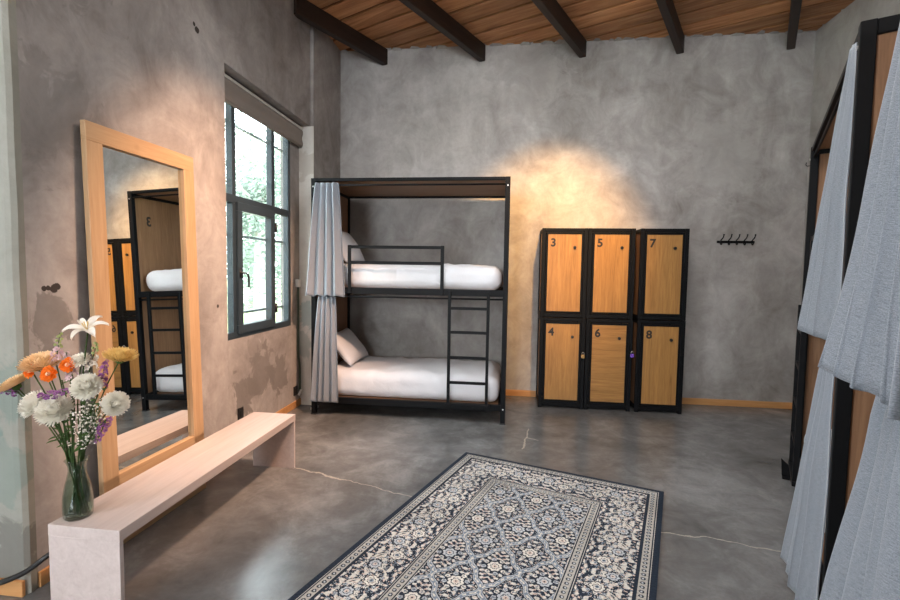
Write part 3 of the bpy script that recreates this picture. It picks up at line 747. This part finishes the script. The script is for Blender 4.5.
# ------------------------------------------------------------------ rug
def rug():
    W, L, st = 1.537, 2.30, 0.0036
    nx, ny = int(W/st), int(L/st)
    u = (np.arange(nx)+.5)*W/nx; v = (np.arange(ny)+.5)*L/ny
    U, V = np.meshgrid(u, v, indexing='ij')
    rs = np.random.RandomState(5)
    def waves(A, B, lam, k, seed):
        r = np.random.RandomState(seed); o = 0
        for _ in range(k):
            th = r.uniform(0, 2*np.pi); l = lam*r.uniform(.75, 1.3); o = o + np.cos(2*np.pi*(A*np.cos(th)+B*np.sin(th))/l + r.uniform(0, 6.28))
        return o/np.sqrt(k/2)
    navy = np.array((.022, .030, .045)); cream = np.array((.66, .635, .58)); grey = np.array((.18, .225, .285)); pink = np.array((.58, .47, .41)); pale = np.array((.46, .49, .52))
    img = np.empty((nx, ny, 3)); img[:] = navy
    def paint(mask, c): img[mask] = c
    a = U - W/2; b = V - L/2
    def rosette(A, B, R, petals, body, core, edge=navy, rot=0.0):
        rr = np.hypot(A, B); th = np.arctan2(B, A) + rot
        rad = R*(.78+.22*np.abs(np.cos(petals*th/2)))
        paint(rr < rad*1.16, edge); paint(rr < rad, body); paint((rr < rad*.62) & (rr > rad*.50), edge); paint(rr < rad*.34, core); paint(rr < rad*.13, navy)
    # ---- field of diamonds
    cu, cv = .262, .40
    p = a/cu; q = b/cv
    fa = np.abs((p % 1) - .5)*cu; fb = np.abs((q % 1) - .5)*cv     # folded
    f = waves(fa, fb, .034, 9, 1); g = waves(fa, fb, .026, 9, 2)
    paint(f > .55, cream*.9); paint((f > .1) & (f < .30), grey); paint((g > 1.15), pink*.9); paint(np.abs(g+.55) < .10, pale)
    s = p + q + .03*np.sin(2*np.pi*(p-q)*2); t = p - q + .03*np.sin(2*np.pi*(p+q)*2)
    ds = np.abs(s - np.round(s)); dt = np.abs(t - np.round(t)); d = np.minimum(ds, dt)*cu*.82
    paint(d < .0185, navy); paint(d < .0135, grey); paint((d < .0135) & (d > .0095), pale); paint((d < .005) & (np.sin((p-q)*40) * np.sin((p+q)*40) > -.1), cream*.9)
    for i in range(-3, 4):
        for j in range(-4, 5):
            for ox, oy in ((.5, 0), (0, .5)):
                A = a-(i+ox)*cu; B = b-(j+oy)*cv; near = (np.abs(A) < .12) & (np.abs(B) < .12)
                if not near.any(): continue
                odd = (i+j) % 2
                big = .044 if ox else .040
                idx = near
                sub = np.zeros_like(near)
                rr = np.hypot(A, B)
                paint(rr < .062, navy)
                for kk in range(8):
                    thk = kk*np.pi/4+.39; rosette(A-.058*np.cos(thk), B-.058*np.sin(thk), .014, 5, (pale if kk % 2 else cream), grey)
                rosette(A, B, big, 8, cream if odd == 0 else pale, pink)
    # ---- borders measured from the edge
    e = np.minimum(np.minimum(U, W-U), np.minimum(V, L-V))
    alongV = (np.minimum(U, W-U) <= np.minimum(V, L-V))
    along = np.where(alongV, b, a)
    def band(lo, hi): return (e >= lo) & (e < hi)
    m = band(0, .435); img[m] = navy
    # main border
    lo, hi = .105, .365; mb = band(lo, hi); ec = e-(lo+hi)/2
    per = .235; k = along/per; fa = np.abs((k % 1)-.5)*per
    f = waves(fa, ec, .052, 9, 11); g = waves(fa, ec, .026, 9, 12)
    paint(mb & (f > .55), cream*.9); paint(mb & (f > .08) & (f < .26), grey); paint(mb & (g > 1.1), pink*.95); paint(mb & (np.abs(g+.6) < .10), pale)
    cen = ((k % 1)-.5)*per
    vine = np.abs(ec - .07*np.sin(2*np.pi*k)); paint(mb & (vine < .007), cream*.85)
    old = img.copy()
    for off, R, c0, c1, sh in ((0., .038, cream, grey, .03), (.5, .034, pale, pink, -.03)):
        A = (((k+off) % 1)-.5)*per
        for kk in range(8):
            th = kk*np.pi/4; rosette(A-.054*np.cos(th), ec-sh-.054*np.sin(th), .011, 5, pale if kk % 2 else cream, grey)
        rosette(A, ec-sh, R, 8, c0, c1)
    img[~mb] = old[~mb]
    # guard stripes with little dots
    for lo, hi in ((.034, .098), (.372, .435)):
        gm = band(lo, hi); paint(gm, cream*.78); mid = (lo+hi)/2
        paint(gm & (np.abs(np.abs(e-mid)-.026) < .004), navy)
        kk = along/.036; A = ((kk % 1)-.5)*.036; rr = np.hypot(A, e-mid); paint(gm & (np.abs(e-mid) < .021), cream*.62)
        paint(gm & (rr < .012), navy); paint(gm & (rr < .006), pale)
    # wear
    nz_ = waves(a, b, .5, 12, 21)*.06 + waves(a, b, .02, 14, 22)*.08
    img *= (1+nz_)[..., None]; img = np.clip(img, .008, .8)
    # mesh: top sheet + rim
    xs = np.linspace(0, W, nx+1); ys = np.linspace(0, L, ny+1)
    GX, GY = np.meshgrid(xs, ys, indexing='ij')
    co = np.stack([GX.ravel(), -GY.ravel(), np.full(GX.size, .008)], 1)
    I, J = np.meshgrid(np.arange(nx), np.arange(ny), indexing='ij'); i0 = (I*(ny+1)+J).ravel()
    quads = np.stack([i0, i0+1, i0+ny+2, i0+ny+1], 1)
    rim = [(0, 0), (W, 0), (W, -L), (0, -L)]; n0 = len(co)
    co = np.vstack([co, [(x, y, .008) for x, y in rim], [(x, y, .0) for x, y in rim]])
    side = np.array([[n0+k, n0+(k+1) % 4, n0+4+(k+1) % 4, n0+4+k] for k in range(4)] + [[n0+4, n0+5, n0+6, n0+7]])
    allq = np.vstack([quads, side])
    me = bpy.data.meshes.new('rug'); me.vertices.add(len(co)); me.vertices.foreach_set('co', co.ravel())
    me.loops.add(allq.size); me.loops.foreach_set('vertex_index', allq.ravel())
    me.polygons.add(len(allq)); me.polygons.foreach_set('loop_start', np.arange(0, allq.size, 4)); me.polygons.foreach_set('loop_total', np.full(len(allq), 4))
    me.update(calc_edges=True)
    at = me.attributes.new('yarn', 'FLOAT_COLOR', 'FACE')
    cc = np.ones((len(allq), 4)); cc[:nx*ny, :3] = img.reshape(-1, 3); cc[nx*ny:, :3] = navy
    at.data.foreach_set('color', cc.ravel())
    m = NM('woven_rug_yarn', 0.95, 0, 0.1); k = m.n('ShaderNodeAttribute'); k.attribute_name = 'yarn'; m.col(k.outputs['Color'])
    m.bump(m.noise(420, 2), .3, .003); me.materials.append(m.m)
    o = bpy.data.objects.new('rug', me); COL.objects.link(o)
    o.location = (-0.322, 3.898, 0.0005); o.rotation_euler = (0, 0, -math.radians(19.0))
    tag(o, 'navy and cream patterned rug lying on the concrete floor', 'rug')
rug()

# ------------------------------------------------------------------ conduit, sockets, cable
sb = thing('switch_box', 'small white switch box on the recess wall right of the window', 'switch', (XW, 4.955, 1.345))
bxo('box', M['whiteplastic'], sb, 0, .035, -.035, .035, 0, .085, bevel=.004); bxo('rocker', M['whiteplastic'], sb, .035, .039, -.018, .018, .022, .064, bevel=.001)
bm = new_bm(); tube(bm, bez([(XW+.016, 4.955, 1.343), (XW+.016, 4.955, .95), (XW+.016, 4.95, .62), (XW+.02, 4.975, .45), (XW+.02, 4.985, .12)], 6), .012, 10)
tag(obj('conduit', bm, M['green_pipe'], smooth=True), 'dark green conduit pipe running down from the white switch box', 'pipe')
for y, z, lab in ((3.822, .21, 'black wall socket low on the left wall just past the bench end'), (4.90, .14, 'black wall socket near the skirting beside the conduit pipe')):
    s = thing('wall_socket', lab, 'socket', (XW, y, z), 0, 'black wall sockets')
    bxo('plate', M['blackplastic'], s, 0, .012, -.04, .04, 0, .10, bevel=.003); bxo('insert', M['rubber'], s, .012, .016, -.022, .022, .025, .075, bevel=.001)
ad = new_bm(); box(ad, -.03, .03, -.05, .05, 0, .022)
tag(obj('power_strip', ad, M['whiteplastic'], bevel=.004, loc=(-2.10, 4.90, 0)), 'flat white power strip on the floor by the foot of the far bunk', 'power strip')
bm = new_bm(); tube(bm, [(XW+.03, 4.93, .13), (XW+.05, 4.96, .19)], .016, 10)
tag(obj('plug', bm, M['whiteplastic'], smooth=True), 'white plug beside the conduit pipe near the floor', 'plug')
bm = new_bm(); tube(bm, bez([(-2.75, 1.79, .012), (-2.45, 1.79, .035), (-2.283, 1.79, .085), (-2.15, 1.80, .145), (-2.06, 1.83, .215), (-2.03, 1.95, .23), (-2.04, 2.1, .10), (-2.06, 2.2, .014)], 6), .012, 10)
tag(obj('cable', bm, M['rubber'], smooth=True), 'thick black cable sagging along the wall behind the bench end', 'cable')

# ------------------------------------------------------------------ vase and flowers
VC = Vector((-1.883, 1.815, .422))
va = thing('glass_vase', 'clear glass bottle vase holding flowers on the near end of the bench', 'vase', VC)
bm = new_bm()
outer = [(.048, 0), (.054, .008), (.056, .03), (.057, .06), (.055, .10), (.047, .15), (.037, .19), (.033, .215), (.034, .235), (.041, .255), (.046, .262)]
inner = [(r-.004, z) for r, z in outer[::-1][:-2]] + [(.045, .012)]
lathe(bm, outer + inner, 32, cap=True); obj('bowl', bm, M['vase'], va, smooth=True)
bm = new_bm(); lathe(bm, [(.044, .014), (.0505, .03), (.0515, .06), (.0495, .10), (.041, .15), (.037, .165)], 32); obj('water', bm, M['water'], va, smooth=True)

def stem_pts(tip, k, neck_r=.022):
    random.seed(k*13+1)
    a = random.uniform(0, 2*PI); tip = Vector(tip)
    dirn = Vector((tip.x-VC.x, tip.y-VC.y, 0)); dn = dirn.normalized() if dirn.length > 1e-4 else Vector((0, 1, 0))
    base = VC + Vector((-dn.x*.028 + .012*math.cos(a), -dn.y*.028 + .012*math.sin(a), .016))
    neck = VC + Vector((dn.x*neck_r + .006*math.cos(a), dn.y*neck_r + .006*math.sin(a), .24))
    mid = neck.lerp(tip, .55) + Vector((-dn.x*.012, -dn.y*.012, .018))
    return [base, neck, mid, tip]
def flower(name, label, cat, tip, k, group=None, r=.0028, leaves=2):
    pts = stem_pts(tip, k); b = pts[0]
    t = thing(name, label, cat, b, 0, group)
    bm = new_bm(); tube(bm, [p-b for p in bez(pts, 7)], r, 6); obj('stem', bm, M['stem'], t, smooth=True)
    random.seed(k*7+3); cv = bez(pts, 7)
    for q in range(leaves):
        p = cv[random.randint(9, 18)]-b; a = random.uniform(0, 2*PI)
        d = Vector((math.cos(a), math.sin(a), .6)).normalized(); s = d.cross(Vector((0, 0, 1))).normalized(); L = random.uniform(.05, .085)
        bm = new_bm(); grid(bm, lambda u, v: p + d*L*u + Vector((0, 0, -.03*u*u)) + s*(v-.5)*.022*math.sin(PI*min(1, u*.95+.04)), 8, 2); obj('leaf', bm, M['leaf'], t, smooth=True)
    return t, b
def frame_of(nrm):
    n = Vector(nrm).normalized(); a = Vector((0, 0, 1)) if abs(n.z) < .9 else Vector((1, 0, 0)); u = a.cross(n).normalized(); return u, n.cross(u), n
def pompon(bm, c, nrm, R, flat, n, seed, pl=.5, wd=.22, curl=.3):
    random.seed(seed); u, v, w_ = frame_of(nrm)
    for i in range(n):
        h = 1 - 1.35*(i+.5)/n; ph = i*2.39996
        rr = math.sqrt(max(0, 1-h*h)); d = (u*math.cos(ph)*rr + v*math.sin(ph)*rr + w_*h*flat)
        L = R*random.uniform(.85, 1.08); base = c + d*R*(1-pl)*.5; tipv = c + d*L
        dn = d.normalized(); s = dn.cross(w_ if abs(dn.dot(w_)) < .95 else u).normalized(); k = dn.cross(s)
        if k.dot(w_) < 0: k = -k
        ww = R*wd
        rows = []
        for j, (tq, wq) in enumerate(((0, .35), (.45, .9), (.8, 1.0), (1.0, .45))):
            p = base.lerp(tipv, tq) + k*(R*curl*.5*tq*tq)
            rows.append((bm.verts.new(p - s*ww*.5*wq + k*ww*.12), bm.verts.new(p + k*-ww*.08), bm.verts.new(p + s*ww*.5*wq + k*ww*.12)))
        for a, b in zip(rows, rows[1:]):
            bm.faces.new((a[0], a[1], b[1], b[0])); bm.faces.new((a[1], a[2], b[2], b[1]))
def mum(label, px, R, flat, nrm, mat, k, Y=0, n=150, wd=.22, curl=.3, core=None, name='chrysanthemum', group='chrysanthemums in the vase'):
    c = atY(px[0], px[1], VC.y+Y); nn = Vector(nrm).normalized()
    t, b = flower(name, label, 'flower', c - nn*R*.25*flat, k, group)
    bm = new_bm(); pompon(bm, c-b, nrm, R, flat, n, k, wd=wd, curl=curl); obj('bloom', bm, M[mat], t, smooth=True)
    bm = new_bm(); bmesh.ops.create_icosphere(bm, subdivisions=2, radius=R*.30, matrix=Matrix.Translation(c-b-nn*R*.28*flat)); obj('sepals', bm, M['leaf'], t, smooth=True)
    if core:
        bm = new_bm(); bmesh.ops.create_icosphere(bm, subdivisions=2, radius=R*.3, matrix=Matrix.Translation(c-b+nn*R*.22*flat)); obj('centre', bm, M[core], t, smooth=True)
back = -fwd
mum('large white pompon chrysanthemum low on the left of the bouquet', (55, 411), .068, .85, (.2, -.6, .6), 'p_white', 1, -.07, 420, .13, .5)
mum('white pompon chrysanthemum lowest on the far left of the bouquet', (36, 405), .062, .85, (-.4, -.6, .6), 'p_white', 31, -.02, 400, .13, .5)
mum('white pompon chrysanthemum in the middle of the bouquet', (87, 387), .058, .85, (.3, -.7, .5), 'p_white', 2, -.05, 380, .14, .5)
mum('white pompon chrysanthemum on the right of the bouquet', (115, 404), .054, .8, (.7, -.4, .4), 'p_white', 3, -.02, 380, .14, .5)
mum('small fluffy white flower below the lily', (80, 361), .042, .7, (0, -.5, .8), 'p_white', 4, 0, 150, .18, .3)
mum('peach chrysanthemum with a flat top at the upper left of the bouquet', (42, 365), .080, .38, (.1, -.35, 1), 'p_peach', 5, .0, 320, .10, .5)
mum('peach chrysanthemum tilted outward at the far left of the bouquet', (15, 385), .068, .36, (-.4, -.35, .9), 'p_peach', 6, .0, 280, .10, .5)
mum('straw yellow chrysanthemum at the right above the mirror frame', (120, 358), .066, .36, (.25, -.15, 1), 'p_yellow', 7, .03, 280, .08, .6)
mum('rightmost of the three bright orange flowers in the bouquet', (68, 365), .034, .55, (.3, -.8, .4), 'p_orange', 8, -.03, 34, .45, .1, 'p_peach', 'gerbera', 'orange flowers in the vase')
mum('middle one of the three bright orange flowers in the bouquet', (49, 374), .036, .5, (.2, -.8, .3), 'p_orange', 9, -.05, 34, .45, .1, 'p_peach', 'gerbera', 'orange flowers in the vase')
mum('leftmost of the three bright orange flowers, between the peach blooms', (31, 371), .034, .5, (-.2, -.8, .3), 'p_orange', 10, -.03, 34, .45, .1, 'p_peach', 'gerbera', 'orange flowers in the vase')
# lily
c = atY(88, 331, VC.y+.0); t, b = flower('white_lily', 'open white lily at the top of the bouquet', 'flower', c, 11, None, .003, 2)
u, v, n_ = frame_of((.1, -.45, .8))
for k in range(6):
    a = k*PI/3+.3; d = u*math.cos(a)+v*math.sin(a); s = n_.cross(d); L = .088 if k % 2 else .082; wd = .036 if k % 2 else .028
    bm = new_bm(); grid(bm, lambda q, r: c-b + d*L*q + n_*(.032*math.sin(q*2.2)-.015*q*q) + s*(r-.5)*wd*math.sin(PI*(q*.94+.04))**.7 + n_*.01*abs(r-.5)*2, 10, 4); obj('petal', bm, M['p_white'], t, smooth=True)
for k in range(5):
    a = k*2*PI/5; d = (u*math.cos(a)+v*math.sin(a))*.25+n_
    bm = new_bm(); tube(bm, [c-b, c-b+d*.025, c-b+d*.045+u*.004], [.001, .001, .003], 5); obj('stamen', bm, M['p_yellow'], t, smooth=True)
# stocks and snapdragons: spikes of small frilled blossoms
def spike(label, p0, p1, mat, k, n=16, r=.016, Y=0, name='stock_flower', topmat=None):
    a = atY(*p0, VC.y+Y); bq = atY(*p1, VC.y+Y)
    t, b = flower(name, label, 'flower', a, k, 'flower spikes in the vase')
    bm = new_bm(); tube(bm, [a-b, (a+bq)/2-b, bq-b], [.0026, .0022, .0012], 6); obj('stem_tip', bm, M['stem'], t, smooth=True)
    bm = new_bm(); bt = new_bm(); random.seed(k*5)
    for i in range(n):
        q = (i+.5)/n; ph = i*2.4; ax = (bq-a).normalized(); uu, vv, ww = frame_of(ax)
        rad = r*(1.1-.75*q); d = (uu*math.cos(ph)+vv*math.sin(ph)); cc = a.lerp(bq, q)-b + d*rad
        tgt = bt if (topmat and q > .5) else bm
        if tgt is bt: bmesh.ops.create_icosphere(bt, subdivisions=1, radius=r*.38, matrix=Matrix.Translation(cc))
        else: pompon(bm, cc, d*.8+ax*.4, r*(.95-.45*q), .5, 9, k*31+i, wd=.62, curl=.2)
    obj('blossoms', bm, M[mat], t, smooth=True)
    if topmat: obj('buds', bt, M[topmat], t, smooth=True)
    else: bt.free()
spike('purple flower spike draped over the large white pompon', (42, 398), (70, 390), 'p_purple', 12, 16, .017, -.08)
spike('pale pink flower spike beside the orange flower', (73, 378), (66, 352), 'p_pink', 13, 15, .017, -.01)
spike('purple flower spike at the right of the bouquet below the yellow bloom', (100, 388), (106, 360), 'p_purple', 14, 18, .018, .0)
spike('purple flower spike drooping low over the mirror frame corner', (106, 420), (97, 442), 'p_purple', 15, 18, .017, -.03)
spike('purple flower spike at the far left edge of the bouquet', (18, 392), (0, 391), 'p_purple', 16, 12, .015, -.01)
spike('snapdragon with green buds at the top left of the bouquet', (56, 362), (60, 333), 'p_pink', 17, 18, .018, .02, 'snapdragon', 'bud')
spike('white snapdragon just below the lily petals', (90, 368), (97, 342), 'p_white', 18, 14, .018, .03, 'snapdragon', 'bud')
# baby's breath
def gyp(label, centre, R, k, n=120):
    c = atY(*centre, VC.y-.04); t, b = flower('gypsophila_spray', label, 'flower', c-Vector((0, 0, R*.8)), k, 'sprays of tiny white flowers', .0016, 0)
    random.seed(k); bs = new_bm(); root = c-b-Vector((0, 0, R*.8)); pts = []
    for i in range(n):
        d = Vector((random.gauss(0, .5), random.gauss(0, .5), random.gauss(0, .55))); d = d.normalized()*random.random()**.4
        pts.append(c-b+d*R)
    bt = new_bm()
    for p in pts:
        tube(bs, [root.lerp(p, .35)+Vector((0, 0, .004)), p], .0006, 3, cap=False)
        bmesh.ops.create_icosphere(bt, subdivisions=1, radius=random.uniform(.0028, .0048), matrix=Matrix.Translation(p))
    obj('twigs', bs, M['stem'], t)
    o = obj('florets', bt, M['p_white'], t, smooth=True); o['kind'] = 'stuff'
gyp("spray of tiny white filler flowers right of the vase's neck", (92, 413), .072, 19, 150)
gyp('spray of tiny white filler flowers low above the vase rim', (84, 436), .06, 20, 90)
# loose leafy stems
for k, tip in ((21, (62, 380)), (22, (98, 395)), (23, (70, 400)), (24, (36, 392))):
    flower('foliage_stem', {21: 'leafy green stem in the middle of the bouquet', 22: 'leafy green stem on the mirror side of the bouquet', 23: 'leafy green stem between the white pompons', 24: 'leafy green stem below the far left peach bloom'}[k], 'plant stem', atY(*tip, VC.y+.02), k, 'leafy stems in the vase', .0026, 3)
